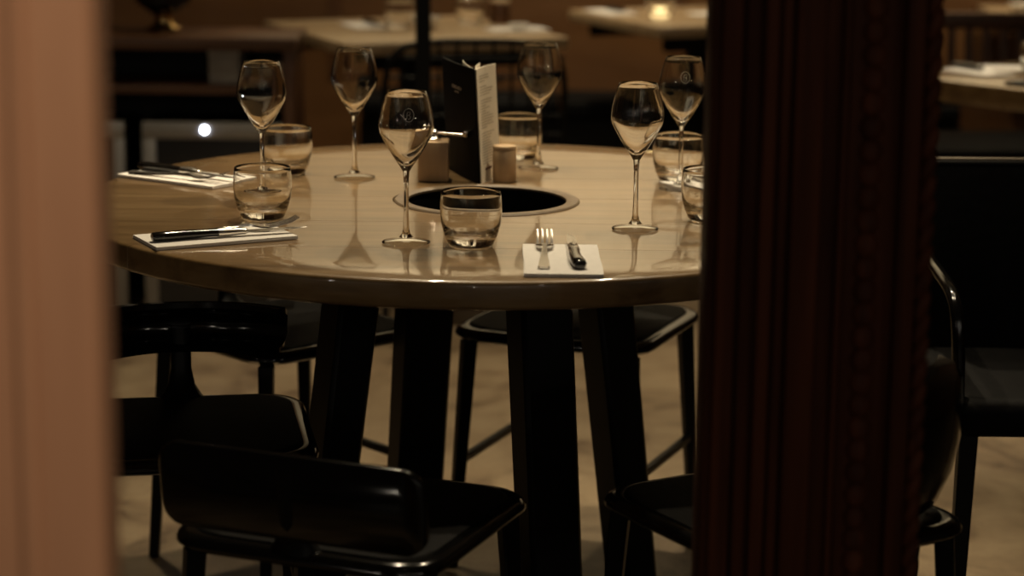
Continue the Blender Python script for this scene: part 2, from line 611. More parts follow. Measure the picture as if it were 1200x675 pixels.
def wall(z):
    """glass thickness: thin at the rim, thicker towards the stem"""
    return 0.0008 + 0.0005 * min(1, (0.2205 - z) / 0.05) + 0.0034 * max(0.0, (0.166 - z) / 0.05) ** 1.2


wine_in = [(max(r - wall(z), 0.001), z + (0.0003 if z > 0.22 else 0.0)) for r, z in reversed(WOUT) if z > 0.118] + [(0.0085, 0.1200), (0.0040, 0.1160), (0, 0.1150)]
foot_me = lathe_mesh('foot', foot_prof, 64, False, 60)
wine_me = lathe_mesh('wine_glass', wine_prof + wine_in, 64, False, 60)


def wine_r(z):
    for (r0, z0), (r1, z1) in zip(WOUT[:-1], WOUT[1:]):
        if z0 <= z <= z1:
            return r0 + (r1 - r0) * (z - z0) / (z1 - z0)
    return WOUT[-1][0]


def crest_mesh():
    """oval ring with a curled emblem, lying on the bowl, facing -y"""
    zc = 0.1905
    paths = []
    paths.append([(0.0075 * math.cos(2 * PI * i / 24), 0.0092 * math.sin(2 * PI * i / 24)) for i in range(25)])
    paths.append([(-0.0025, -0.005), (-0.0025, 0.0015), (-0.0012, 0.0045), (0.0015, 0.0048), (0.0027, 0.0025), (0.0012, 0.0003), (-0.0018, 0.0)])
    paths.append([(0.0, 0.0), (0.0026, -0.0022), (0.0018, -0.0048), (-0.0005, -0.0055)])
    ps = []
    for p in paths:
        q = []
        for x, z in p:
            r = wine_r(zc + z) + 0.0002
            a = x / r
            q.append((r * math.sin(a), -r * math.cos(a), zc + z))
        ps.append(q)
    return tube_mesh('crest', ps, 0.00028, 5)


crest_me = crest_mesh()
WINE = [
    ((-0.154, 3.216), 'clear wine glass beside the front tumbler, at the front middle', 8, True),
    ((-0.270, 3.805), 'clear wine glass standing alone at the back left of the round table', 0, False),
    ((-0.402, 3.584), 'clear wine glass whose stem is seen through the left front tumbler', 0, False),
    ((0.044, 3.926), 'clear wine glass at the back beside the menu and rear tumbler', 0, False),
    ((0.184, 3.346), 'clear wine glass at front right behind the fork and napkin', 0, False),
    ((0.278, 3.722), 'clear wine glass with crest nearest the carved post on the right', 2, True),
]
for (x, y), lab, rot, crest in WINE:
    t = thing('wine_glass', lab, 'wine glass', (x, y, TT + 0.0006), R(rot), 'wine glasses on the round table')
    link('bowl_and_stem', wine_me, GLASS, t)
    link('foot', foot_me, THINGLASS, t)
    if crest:
        link('crest', crest_me, ETCH, t)['label'] = 'small etched oval crest'

tum_prof = [(0, 0.0012), (0.024, 0.001), (0.029, 0.0), (0.0318, 0.0012), (0.0345, 0.006), (0.0390, 0.017), (0.0432, 0.033), (0.0448, 0.049),
            (0.0445, 0.063), (0.0432, 0.074), (0.0424, 0.0792), (0.0416, 0.0796),
            (0.0412, 0.0786), (0.0419, 0.074), (0.0431, 0.063), (0.0433, 0.049), (0.0415, 0.035), (0.0365, 0.0225), (0.0290, 0.0155), (0.015, 0.0125), (0, 0.0118)]
tum_me = lathe_mesh('tumbler', tum_prof, 64, False, 60)
tum_me.materials.append(GLASS)
tum_me.materials.append(BASEGLASS)
for p in tum_me.polygons:
    if p.center.z < 0.017 and abs(p.normal.z) > 0.6:
        p.material_index = 1
TUM = [
    ((-0.060, 3.202), 'clear round tumbler at the front of the table before the dark opening'),
    ((-0.382, 3.404), 'clear round tumbler beside the black-handled knife on the left'),
    ((-0.390, 3.848), 'clear round tumbler at back left behind the left wine glass'),
    ((0.008, 4.040), 'clear round tumbler at the back behind the menu and round wooden pot'),
    ((0.281, 3.812), 'clear round tumbler behind the crested right wine glass'),
    ((0.303, 3.433), 'clear round tumbler half hidden by the carved post'),
]
for (x, y), lab in TUM:
    o = link('tumbler', tum_me, GLASS, None, (x, y, TT + 0.0006))
    tag(o, lab, 'tumbler', 'tumblers on the round table')

# ------------------------------------------------------------------ napkins, knives, forks
NAP_T = 0.0045


def napkin(loc, rotz, label, hx=0.1075, hy=0.0535, group='napkins on the round table'):
    t = thing('napkin', label, 'napkin', loc, rotz, group)
    bm = bmesh.new()
    rnd = random.Random(int(1000 * (loc[0] + 9)))
    nx, ny = 10, 6
    for (z0, z1, sh) in ((0.0, 0.0021, 0.0), (0.0023, NAP_T, 0.0022)):
        grid = {}
        for k, z in ((0, z0), (1, z1)):
            for i in range(nx + 1):
                for j in range(ny + 1):
                    x = -hx + 2 * hx * i / nx
                    y = -hy + 2 * hy * j / ny
                    grid[k, i, j] = bm.verts.new((x * (1 - sh) + sh * 0.3 * math.sin(7 * y), y * (1 - sh) + sh * 0.5 * math.sin(23 * x), z))
        for i in range(nx):
            for j in range(ny):
                bm.faces.new((grid[1, i, j], grid[1, i + 1, j], grid[1, i + 1, j + 1], grid[1, i, j + 1]))
                bm.faces.new((grid[0, i, j + 1], grid[0, i + 1, j + 1], grid[0, i + 1, j], grid[0, i, j]))
        for i in range(nx):
            bm.faces.new((grid[0, i, 0], grid[0, i + 1, 0], grid[1, i + 1, 0], grid[1, i, 0]))
            bm.faces.new((grid[1, i, ny], grid[1, i + 1, ny], grid[0, i + 1, ny], grid[0, i, ny]))
        for j in range(ny):
            bm.faces.new((grid[1, 0, j], grid[1, 0, j + 1], grid[0, 0, j + 1], grid[0, 0, j]))
            bm.faces.new((grid[0, nx, j], grid[0, nx, j + 1], grid[1, nx, j + 1], grid[1, nx, j]))
    link('folded_cloth', to_mesh(bm, 'folded_cloth', 30), LINEN, t)
    return t


# steak knife along +x: handle from x=0 to .105, bolster to .145, blade to .235
def ring_yz(x, cy, cz, hy, hz, n=12):
    return [(x, cy + hy * math.cos(2 * PI * i / n), cz + hz * math.sin(2 * PI * i / n)) for i in range(n)]


hand_me = loops_mesh('handle', [ring_yz(x, c, 0.0072, w, h) for x, c, w, h in (
    (0.0, -0.002, 0.0075, 0.0052), (0.003, -0.002, 0.0095, 0.0066), (0.02, -0.001, 0.0105, 0.0070), (0.05, 0.001, 0.0095, 0.0068), (0.08, 0.001, 0.0085, 0.0062), (0.098, 0.0, 0.0080, 0.0060))])
bol_me = loops_mesh('bolster', [ring_yz(x, 0, 0.0070, w, h) for x, w, h in (
    (0.098, 0.0086, 0.0064), (0.102, 0.0088, 0.0066), (0.118, 0.0082, 0.0062), (0.132, 0.0074, 0.0052), (0.138, 0.0080, 0.0050), (0.142, 0.0060, 0.0036))])
bee_me = loops_mesh('spring_ornament', [[(x, w * math.cos(2 * PI * i / 10), 0.0128 + 0.0018 * math.sin(2 * PI * i / 10)) for i in range(10)] for x, w in (
    (0.106, 0.001), (0.110, 0.0036), (0.114, 0.0022), (0.119, 0.0044), (0.125, 0.0034), (0.130, 0.0008))])
BL = [(0.140, -0.0052, 0.0060), (0.150, -0.0075, 0.0066), (0.180, -0.0080, 0.0064), (0.205, -0.0068, 0.0050), (0.222, -0.0038, 0.0030), (0.234, 0.0006, 0.0012)]
blade_me = loops_mesh('blade', [[(x, y0, 0.0062), (x, (y0 + y1) / 2, 0.0056), (x, y1, 0.0055), (x, y1, 0.0073), (x, (y0 + y1) / 2, 0.0071), (x, y0, 0.0063)] for x, y0, y1 in BL], angle=25)


def knife(loc, rotz, label):
    t = thing('table_knife', label, 'knife', loc, rotz, 'steak knives on the round table')
    link('handle', hand_me, HORN, t)
    b = link('bolster', bol_me, STEEL, t)
    link('spring_ornament', bee_me, STEEL, b)
    link('blade', blade_me, STEEL, t)
    return t


# fork along +x: handle end at x=0, tines to .205, tines lifted
def strip(name, sec):
    return loops_mesh(name, [[(x, c - w, z - h), (x, c, z - h * 1.1), (x, c + w, z - h), (x, c + w * 0.9, z + h * 0.8), (x, c, z + h), (x, c - w * 0.9, z + h * 0.8)] for x, c, w, z, h in sec], angle=40)


fh_me = strip('handle', [(0.0, 0, 0.0060, 0.0026, 0.0016), (0.004, 0, 0.0085, 0.0026, 0.0018), (0.03, 0, 0.0078, 0.0030, 0.0018), (0.07, 0, 0.0052, 0.0050, 0.0018), (0.11, 0, 0.0036, 0.0085, 0.0019), (0.128, 0, 0.0042, 0.0100, 0.0018)])
fhead_me = strip('head', [(0.126, 0, 0.0042, 0.0098, 0.0018), (0.134, 0, 0.0090, 0.0086, 0.0014), (0.142, 0, 0.0122, 0.0068, 0.0011), (0.156, 0, 0.0126, 0.0058, 0.0010)])
tine_me = strip('tine', [(0.154, 0, 0.0023, 0.0058, 0.0010), (0.170, 0, 0.0019, 0.0085, 0.0009), (0.188, 0, 0.0016, 0.0125, 0.0008), (0.200, 0, 0.0009, 0.0185, 0.0006)])


def fork(loc, rotz, label):
    t = thing('table_fork', label, 'fork', loc, rotz, 'forks on the round table')
    link('handle', fh_me, STEEL, t)
    link('head', fhead_me, STEEL, t)
    for k in range(4):
        link('tine', tine_me, STEEL, t, (0, -0.0102 + 0.0068 * k, 0))
    return t


NZ = TT + 0.0008
KZ = NZ + NAP_T + 0.0004
# front place setting: long side runs towards the camera
napkin((0.069, 3.086, NZ), R(90), 'white folded napkin under the fork at the front table edge')
fork((0.043, 3.008, KZ), R(89), 'steel fork lying tines up on the front napkin')
knife((0.090, 3.008, KZ), R(92), 'dark-handled knife pointing away on the front napkin')
# left front setting
napkin((-0.432, 3.233, NZ), R(27.5), 'white folded napkin at the left front table edge')
knife((-0.516, 3.176, KZ), R(24.0), 'black-handled knife with silver bolster on the left front napkin')
fork((-0.505, 3.222, KZ), R(21.0), 'steel fork behind the knife on the left front napkin')
# left back setting
napkin((-0.552, 3.770, NZ), R(-34.5), 'white folded napkin at the far left near the cabinet')
knife((-0.640, 3.845, KZ), R(-36.0), 'black-handled knife on the far left napkin')
fork((-0.650, 3.795, KZ), R(-29.0), 'steel fork on the far left napkin, tines reaching towards the tumbler')
# right setting, half behind the carved post
napkin((0.345, 3.700, NZ), R(118), 'white folded napkin half hidden behind the right wine glass and post')
knife((0.388, 3.655, KZ), R(128), 'dark knife whose tip shows beside the right rear tumbler')

# ------------------------------------------------------------------ things on the middle of the table
# pepper mill
t = thing('pepper_mill', 'small square wooden pepper mill with chrome crank', 'pepper mill', (-0.135, 3.792, TT + 0.0006))
box('body', (-0.026, -0.026, 0), (0.026, 0.026, 0.068), BEECH, t, 0.003)
hub = link('crank_hub', lathe_mesh('crank_hub', [(0, 0.0682), (0.012, 0.0682), (0.013, 0.071), (0.008, 0.074), (0.006, 0.079), (0.007, 0.083), (0.004, 0.086), (0, 0.0865)], 24), STEEL, t)
link('crank_arm', tube_mesh('crank_arm', [smooth_path([(-0.004, 0, 0.0800), (0.018, -0.004, 0.0800), (0.040, -0.008, 0.0785), (0.053, -0.010, 0.0780)])], 0.0026, 8), STEEL, t)
link('crank_knob', lathe_mesh('crank_knob', [(0, 0.0), (0.0045, 0.001), (0.0062, 0.006), (0.0050, 0.011), (0, 0.0125)], 20), STEEL, t, (0.055, -0.0104, 0.0740))

# round wooden pot
t = thing('wooden_pot', 'plain round wooden salt pot to the right of the menu', 'pot', (-0.0150, 3.788, TT + 0.0006))
link('body', lathe_mesh('body', [(0, 0), (0.0185, 0), (0.0200, 0.002), (0.0200, 0.052), (0.019, 0.054), (0.0165, 0.054), (0.0155, 0.05), (0.0155, 0.010), (0, 0.010)], 40), BEECH, t)
link('lid', lathe_mesh('lid', [(0, 0.0545), (0.0195, 0.0545), (0.0200, 0.058), (0.0185, 0.0605), (0, 0.0610)], 40), BEECH, t)

# standing menu card, opened towards the back
menu = thing('menu_card', 'tall black menu card standing open with cream pages', 'menu', (-0.056, 3.748, TT + 0.0006))


def leaf(name, ang, w, h, th, mat, parent, y0=0.0, lean=0.0):
    """upright sheet hinged on the z axis, going out along angle ang"""
    ca, sa = math.cos(R(ang)), math.sin(R(ang))
    n = 8
    bm = bmesh.new()
    pr = {}
    for i in range(n + 1):
        s = w * i / n
        bow = 0.004 * math.sin(PI * i / n)
        for k, off in ((0, -th / 2), (1, th / 2)):
            for m, z in ((0, 0.0), (1, h)):
                x = ca * s - sa * (off + bow + y0)
                y = sa * s + ca * (off + bow + y0)
                pr[i, k, m] = bm.verts.new((x - 0.055 * z, y, z))
    for i in range(n):
        bm.faces.new((pr[i, 0, 0], pr[i + 1, 0, 0], pr[i + 1, 0, 1], pr[i, 0, 1]))
        bm.faces.new((pr[i, 1, 1], pr[i + 1, 1, 1], pr[i + 1, 1, 0], pr[i, 1, 0]))
        bm.faces.new((pr[i, 0, 1], pr[i + 1, 0, 1], pr[i + 1, 1, 1], pr[i, 1, 1]))
        bm.faces.new((pr[i, 1, 0], pr[i + 1, 1, 0], pr[i + 1, 0, 0], pr[i, 0, 0]))
    bm.faces.new((pr[0, 0, 0], pr[0, 0, 1], pr[0, 1, 1], pr[0, 1, 0]))
    bm.faces.new((pr[n, 1, 0], pr[n, 1, 1], pr[n, 0, 1], pr[n, 0, 0]))
    return link(name, to_mesh(bm, name, 40), mat, parent)


H = 0.194
cov = leaf('front_cover', 108, 0.190, H, 0.0024, COVER, menu)
leaf('inner_page', 100, 0.150, H - 0.002, 0.0008, PAPER, menu, -0.0035)
leaf('inner_page', 88, 0.110, H - 0.002, 0.0008, PAPER, menu, -0.0035)
pg = leaf('printed_page', 72, 0.100, H - 0.001, 0.0012, PAPER, menu, -0.003)


def on_leaf(ang, s, z, w, off):
    ca, sa = math.cos(R(ang)), math.sin(R(ang))
    b = off + 0.004 * math.sin(PI * s / w)
    return (ca * s - sa * b - 0.055 * z, sa * s + ca * b, z)


def print_mesh(name, ang, w, off, rows):
    """flat print: short strokes lying on the sheet"""
    bm = bmesh.new()
    for s0, s1, z0, z1 in rows:
        k = max(1, int((s1 - s0) / 0.01))
        for i in range(k):
            a = s0 + (s1 - s0) * i / k
            b = s0 + (s1 - s0) * (i + 1) / k
            bm.faces.new([bm.verts.new(on_leaf(ang, s, z, w, off)) for s, z in ((a, z0), (b, z0), (b, z1), (a, z1))])
    me = bpy.data.meshes.new(name)
    bm.to_mesh(me)
    bm.free()
    return me


rows = []
K = 1.25
for a, b, h in ((0.092, 0.096, 0.007), (0.086, 0.090, 0.009), (0.080, 0.084, 0.007), (0.074, 0.078, 0.008), (0.066, 0.071, 0.006), (0.059, 0.063, 0.008), (0.053, 0.056, 0.006)):
    rows.append((a * K, b * K, 0.150, 0.150 + h * 0.75))
for a, b in ((0.066, 0.070), (0.072, 0.076), (0.078, 0.083)):
    rows.append((a * K, b * K, 0.1435, 0.1465))
link('cover_lettering', print_mesh('cover_lettering', 108, 0.190, 0.0016, rows), FOIL, cov)
rows = []
rnd = random.Random(3)
z = 0.178
while z > 0.03:
    if rnd.random() > 0.16:
        rows.append((0.018, 0.018 + rnd.uniform(0.03, 0.066), z, z + 0.0016))
    z -= 0.0046
link('page_lettering', print_mesh('page_lettering', 72, 0.100, -0.0040, rows), INK, pg)
link('page_stamp', print_mesh('page_stamp', 72, 0.100, -0.0041, [(0.03, 0.065, 0.019, 0.0235)]), INKD, pg)

# ------------------------------------------------------------------ low-backed black chairs


def rr_loop(hx, hy, rad, z, dish=0.0):
    return [(x, y, z) for x, y in hexa_rounded(hx, hy, rad, 7)]


SEAT_H = 0.19
pad_me = loops_mesh('seat_pad', [rr_loop(SEAT_H - 0.021, SEAT_H - 0.021, 0.057, 0.4502), rr_loop(SEAT_H - 0.022, SEAT_H - 0.022, 0.057, 0.4530), rr_loop(SEAT_H - 0.03, SEAT_H - 0.03, 0.055, 0.4540), rr_loop(SEAT_H - 0.09, SEAT_H - 0.09, 0.05, 0.4500), rr_loop(SEAT_H - 0.15, SEAT_H - 0.15, 0.03, 0.4490)], True, 60)
seat_me = loops_mesh('seat', [
    rr_loop(SEAT_H - 0.05, SEAT_H - 0.05, 0.05, 0.424), rr_loop(SEAT_H - 0.012, SEAT_H - 0.012, 0.06, 0.428),
    rr_loop(SEAT_H, SEAT_H, 0.065, 0.436), rr_loop(SEAT_H, SEAT_H, 0.065, 0.440), rr_loop(SEAT_H - 0.003, SEAT_H - 0.003, 0.063, 0.4460), rr_loop(SEAT_H - 0.008, SEAT_H - 0.008, 0.062, 0.4500),
    rr_loop(SEAT_H - 0.016, SEAT_H - 0.016, 0.06, 0.4515), rr_loop(SEAT_H - 0.03, SEAT_H - 0.03, 0.055, 0.449), rr_loop(SEAT_H - 0.09, SEAT_H - 0.09, 0.05, 0.440),
    rr_loop(SEAT_H - 0.15, SEAT_H - 0.15, 0.03, 0.437)], True, 60)


def back_shell_mesh(w=0.165, flat=0.02, prof=None):
    prof = prof or [(0.022, 0.528), (0.004, 0.531), (-0.010, 0.540), (-0.017, 0.556), (-0.016, 0.574), (-0.006, 0.590), (0.012, 0.599), (0.036, 0.602)]
    wid = [0.80, 0.90, 0.97, 1.0, 1.0, 1.0, 0.97, 0.90]
    nu = 18
    th = 0.009
    bm = bmesh.new()
    g = {}
    for j, ((y, z), k) in enumerate(zip(prof, wid)):
        a = prof[max(j - 1, 0)]
        b = prof[min(j + 1, len(prof) - 1)]
        t = Vector((0, b[0] - a[0], b[1] - a[1])).normalized()
        nrm = Vector((0, t.z, -t.y))
        for i in range(nu + 1):
            u = -1 + 2 * i / nu
            x = w * k * u
            cy = flat * 3.2 * (u * u) ** 1.2
            for s in (0, 1):
                p = Vector((x, y - SEAT_H - 0.005 + cy, z)) + nrm * (th * (s - 0.5))
                g[i, j, s] = bm.verts.new(p)
    m = len(prof) - 1
    for j in range(m):
        for i in range(nu):
            for s in (0, 1):
                q = (g[i, j, s], g[i + 1, j, s], g[i + 1, j + 1, s], g[i, j + 1, s])
                bm.faces.new(q if s == 0 else q[::-1])
    for i in range(nu):
        bm.faces.new((g[i, 0, 0], g[i, 0, 1], g[i + 1, 0, 1], g[i + 1, 0, 0]))
        bm.faces.new((g[i, m, 1], g[i, m, 0], g[i + 1, m, 0], g[i + 1, m, 1]))
    for j in range(m):
        bm.faces.new((g[0, j, 1], g[0, j, 0], g[0, j + 1, 0], g[0, j + 1, 1]))
        bm.faces.new((g[nu, j, 0], g[nu, j, 1], g[nu, j + 1, 1], g[nu, j + 1, 0]))
    return to_mesh(bm, 'backrest', 50)


back_me = back_shell_mesh()
tall_me = back_shell_mesh(0.18, 0.022, [(0.006, 0.468), (-0.004, 0.480), (-0.014, 0.515), (-0.020, 0.560), (-0.022, 0.605), (-0.018, 0.640), (-0.008, 0.655), (0.008, 0.662)])
# the front chair's back is a flatter board with rounded lower corners
flat_me = loops_mesh('backrest', [[(x + 0.004, -SEAT_H - 0.012 - 0.10 * (z - 0.52) + yy + 0.012 * (x / 0.18) ** 2, z) for x, z in [(a * k, 0.524 + b * k) for a, b in hexa_rounded(0.186, 0.057, 0.032, 6)]]
                                  for k, yy in ((0.97, -0.007), (1.0, -0.004), (1.0, 0.004), (0.97, 0.007))], True, 60)
post_me = loops_mesh('back_post', [[(r * 1.6 * math.cos(2 * PI * i / 12), -SEAT_H + 0.012 + yy + r * math.sin(2 * PI * i / 12), z) for i in range(12)] for r, yy, z in (
    (0.026, 0.012, 0.446), (0.019, 0.006, 0.456), (0.013, -0.002, 0.470), (0.010, -0.010, 0.495), (0.010, -0.018, 0.560))])
LX, LY = SEAT_H - 0.035, SEAT_H - 0.035


def make_chair(name, label, loc, rotz, back=None):
    t = thing(name, label, 'chair', loc, rotz, 'low-backed black chairs at the round table')
    link('seat', seat_me, BLACK, t)
    link('seat_pad', pad_me, LEATHER, t)
    link('backrest', back or back_me, BLACK, t)
    link('back_post', post_me, BLACKM, t)
    for sx in (-1, 1):
        for sy in (-1, 1):
            link('leg', bar_mesh('leg', (sx * LX, sy * LY, 0.426), (sx * (LX + 0.022), sy * (LY + 0.022), 0.001), 0.026, 0.026, 0.018, 0.018, (sy, -sx, 0)), BLACKM, t)
    for sx in (-1, 1):
        link('stretcher', bar_mesh('stretcher', (sx * (LX + 0.012), -LY - 0.01, 0.20), (sx * (LX + 0.012), LY + 0.01, 0.20), 0.014, 0.014, 0.014, 0.014), BLACKM, t)
    return t


make_chair('low_chair', 'black chair in front of the table with its low back to the camera', (-0.205, 2.882, 0), R(-22), flat_me)
make_chair('low_chair', 'black chair at the left front, its low curved back under the table edge', (-0.490, 3.295, 0), R(190))
make_chair('low_chair', 'black chair at the far left of the table with a brightly lit seat edge', (-0.410, 4.000, 0), R(-138))
make_chair('low_chair', 'black chair behind the table, its seat corner lit between the table legs', (0.125, 4.075, 0), R(158))
make_chair('low_chair', 'black chair at the right front, partly hidden by the carved post', (0.366, 2.930, 0), R(31), tall_me)

# high-backed black armchair on the right
t = thing('black_armchair', 'black high-backed upholstered chair right of the carved post', 'armchair', (0.98, 3.72, 0), R(0))
back = box('backrest', (-0.27, 0.15, 0.30), (0.27, 0.20, 0.782), LEATHER, t, 0.012, seg=3)
link('piping', tube_mesh('piping', [[(-0.262, 0.152, 0.784), (0.262, 0.152, 0.786)]], 0.0028, 8), PIPING, back)
box('seat', (-0.27, -0.24, 0.39), (0.27, 0.15, 0.455), LEATHER, t, 0.022, seg=3)
for sx in (-1, 1):
    arm = link('arm', tube_mesh('arm', [smooth_path([(sx * 0.262, 0.16, 0.62), (sx * 0.272, 0.02, 0.625), (sx * 0.272, -0.16, 0.612), (sx * 0.268, -0.205, 0.56), (sx * 0.262, -0.205, 0.43)])], 0.011, 10), BLACK, t)
    for sy in (-0.21, 0.17):
        link('leg', bar_mesh('leg', (sx * 0.245, sy, 0.40), (sx * 0.255, sy * 1.05, 0.001), 0.03, 0.03, 0.022, 0.022), BLACKM, t)

# ------------------------------------------------------------------ cabinet with coolers on the left
cab = thing('sideboard', 'brown wooden sideboard with open shelves holding two wine coolers', 'sideboard', (-1.06, 6.0, 0))
box('top', (-0.55, -0.02, 0.737), (0.482, 0.29, 0.770), WALNUT, cab, 0.003)
box('side_panel', (0.445, 0.0, 0.0008), (0.475, 0.28, 0.7365), WALNUT, cab, 0.002)
box('side_panel', (-0.54, 0.0, 0.0008), (-0.51, 0.28, 0.7365), WALNUT, cab, 0.002)
box('shelf', (-0.509, 0.0, 0.618), (0.444, 0.26, 0.642), WALNUT, cab, 0.002)
box('back_panel', (-0.509, 0.261, 0.0008), (0.444, 0.28, 0.7365), BLACKM, cab)


def cooler(loc, w, label, led_x):
    t = thing('wine_cooler', label, 'wine cooler', loc, 0, 'wine coolers in the sideboard')
    box('body', (0, 0.03, 0), (w, 0.26, 0.535), BLACKM, t, 0.003)
    d = box('door', (0.030, 0.004, 0.035), (w - 0.030, 0.029, 0.497), DARKGLASS, t)
    box('frame_rail', (0.0, 0.0, 0.498), (w, 0.029, 0.540), ALU, d, 0.002)
    box('frame_rail', (0.0, 0.0, 0.0), (w, 0.029, 0.034), ALU, d, 0.002)
    box('frame_stile', (0.0, 0.0, 0.0345), (0.036, 0.029, 0.4975), ALU, d, 0.002)
    box('frame_stile', (w - 0.036, 0.0, 0.0345), (w, 0.029, 0.4975), ALU, d, 0.002)
    if led_x:
        link('indicator_light', lathe_mesh('indicator_light', [(0, 0), (0.0062, 0), (0.0062, 0.002), (0, 0.0035)], 16), LED, t, (led_x, -0.002, 0.523)).rotation_euler = (R(90), 0, 0)
    return t


cooler((-0.992, 5.985, 0.002), 0.372, 'grey framed wine cooler with a bright white indicator light', 0.168)
cooler((-1.440, 5.985, 0.002), 0.400, 'grey framed wine cooler beside the door post, without a light', None)
t = thing('storage_box', 'grey storage box on the upper sideboard shelf', 'box', (-0.775, 6.08, 0.6428))
box('body', (-0.041, -0.06, 0), (0.041, 0.10, 0.078), GREYBOX, t, 0.004)
box('lid', (-0.043, -0.062, 0.0784), (0.043, 0.102, 0.090), GREYBOX, t, 0.003)
t = thing('storage_box', 'cream card box on the upper sideboard shelf behind the wine glass', 'box', (-0.655, 6.08, 0.6428))
box('body', (-0.035, -0.05, 0), (0.035, 0.09, 0.046), CREAMBOX, t, 0.003)
box('lid', (-0.037, -0.052, 0.0464), (0.037, 0.092, 0.056), CREAMBOX, t, 0.003)
# black lamp with brass foot on the sideboard
t = thing('urn_lamp', 'dark urn lamp with a gleaming brass foot on the sideboard', 'lamp', (-0.955, 6.16, 0.7706))
link('foot', lathe_mesh('foot', [(0, 0), (0.045, 0), (0.047, 0.008), (0.030, 0.016), (0.022, 0.03), (0.026, 0.042), (0, 0.044)], 40), BRASS, t)
link('body', lathe_mesh('body', [(0, 0.045), (0.03, 0.045), (0.07, 0.075), (0.10, 0.13), (0.105, 0.19), (0.08, 0.26), (0.04, 0.30), (0.035, 0.33), (0, 0.33)], 40), BLACK, t)
link('shade', lathe_mesh('shade', [(0.15, 0.34), (0.11, 0.52), (0.108, 0.52), (0.148, 0.34)], 40, True), BLACKM, t)
t = thing('speaker_box', 'tall black box on the sideboard beside the urn lamp', 'speaker', (-1.18, 6.18, 0.7706))
box('body', (-0.05, -0.07, 0), (0.05, 0.06, 0.30), BLACKM, t, 0.004)
box('grille', (-0.04, -0.076, 0.02), (0.04, -0.0705, 0.28), LEATHER, t, 0.002)

# ------------------------------------------------------------------ banquette against the back wall
t = thing('wall_bench', 'long black leather bench along the brown panelled back wall', 'bench', (0, 7.27, 0))
box('plinth', (-0.50, 0.03, 0.0008), (1.45, 0.29, 0.10), BLACKM, t)
box('front_panel', (-0.50, 0.02, 0.1005), (1.45, 0.29, 0.385), BLACKM, t)
for k in range(3):
    box('cushion', (-0.50 + 0.65 * k + 0.003, 0.0, 0.3855), (-0.50 + 0.65 * (k + 1) - 0.003, 0.29, 0.455), LEATHER, t, 0.02, seg=3)


# ------------------------------------------------------------------ small tables at the back
def small_table(label, centre, rotz, hx, hy, mat=OAK2, th=0.034):
    t = thing('small_table', label, 'table', (*centre, 0), rotz, 'small tables around the room')
    box('top', (-hx, -hy, 0.75 - th), (hx, hy, 0.75), mat, t, 0.004)
    box('edge_rail', (-hx + 0.05, -hy + 0.05, 0.67), (hx - 0.05, -hy + 0.07, 0.75 - th - 0.0005), BLACKM, t)
    box('edge_rail', (-hx + 0.05, hy - 0.07, 0.67), (hx - 0.05, hy - 0.05, 0.75 - th - 0.0005), BLACKM, t)
    box('pedestal', (-0.03, -0.03, 0.02), (0.03, 0.03, 0.75 - th - 0.0005), BLACKM, t, 0.004)
    link('base', lathe_mesh('base', [(0, 0.001), (0.16, 0.001), (0.16, 0.012), (0.05, 0.022), (0, 0.022)], 40), BLACKM, t)
    return t


# rear table: front edge from (-.45, 6.05) to (.11, 6.40)
small_table('small wooden table behind the wire chair, laid with napkins and glasses', (-0.297, 6.513), R(24), 0.33, 0.36)
small_table('small wooden table at the rear middle right with a candle glass', (0.57, 7.055), R(24), 0.30, 0.31)
small_table('small wooden table right of the carved post, with slate tray', (1.50, 5.44), R(40), 0.42, 0.42, OAK, 0.052)
small_table('small wooden table at the far right back behind the slatted chair', (1.88, 7.35), R(0), 0.34, 0.22)


def small_napkin(x, y, rotz, label):
    t = napkin((x, y, 0.7508), rotz, label, 0.085, 0.05, 'napkins on the small tables')
    return t


def small_cutlery(x, y, rotz, label):
    t = thing('table_knife', label, 'knife', (x, y, 0.7508 + NAP_T + 0.0004), rotz, 'knives on the small tables')
    link('handle', hand_me, STEEL, t)
    link('blade', blade_me, STEEL, t)


def tumbler_at(x, y, label):
    o = link('tumbler', tum_me, GLASS, None, (x, y, 0.7508))
    tag(o, label, 'tumbler', 'tumblers on the small tables')


def round_bowl(x, y, label, r=0.045, h=0.035):
    me = lathe_mesh('china_bowl', [(0, 0), (r * 0.5, 0), (r * 0.55, 0.003), (r * 0.9, h * 0.6), (r, h), (r * 0.95, h), (r * 0.8, h * 0.5), (r * 0.4, 0.006), (0, 0.006)], 32)
    o = link('china_bowl', me, CHINA, None, (x, y, 0.7508))
    tag(o, label, 'bowl', 'china bowls on the small tables')


small_napkin(-0.435, 6.56, R(-68), 'white napkin at the left of the rear small table')
small_cutlery(-0.435, 6.62, R(-68), 'steel knife on the left napkin of the rear small table')
tumbler_at(-0.330, 6.52, 'clear tumbler left of the slim column on the rear table')
tumbler_at(-0.130, 6.66, 'clear tumbler right of the slim column on the rear table')
round_bowl(-0.255, 6.50, 'white china bowl beside the slim column on the rear table')
small_napkin(0.005, 6.49, R(20), 'white napkin at the right end of the rear small table')
round_bowl(0.012, 6.495, 'small white bowl on the right napkin of the rear small table', 0.03, 0.018)
t = thing('wooden_pot', 'small brown wooden pot at the back of the rear small table', 'pot', (-0.045, 6.70, 0.7508))
link('body', lathe_mesh('body', [(0, 0), (0.03, 0), (0.031, 0.06), (0.027, 0.063), (0.025, 0.06), (0.024, 0.01), (0, 0.01)], 28), WALNUT, t)
link('lid', lathe_mesh('lid', [(0, 0.0635), (0.03, 0.0635), (0.026, 0.072), (0, 0.073)], 28), BEECH, t)

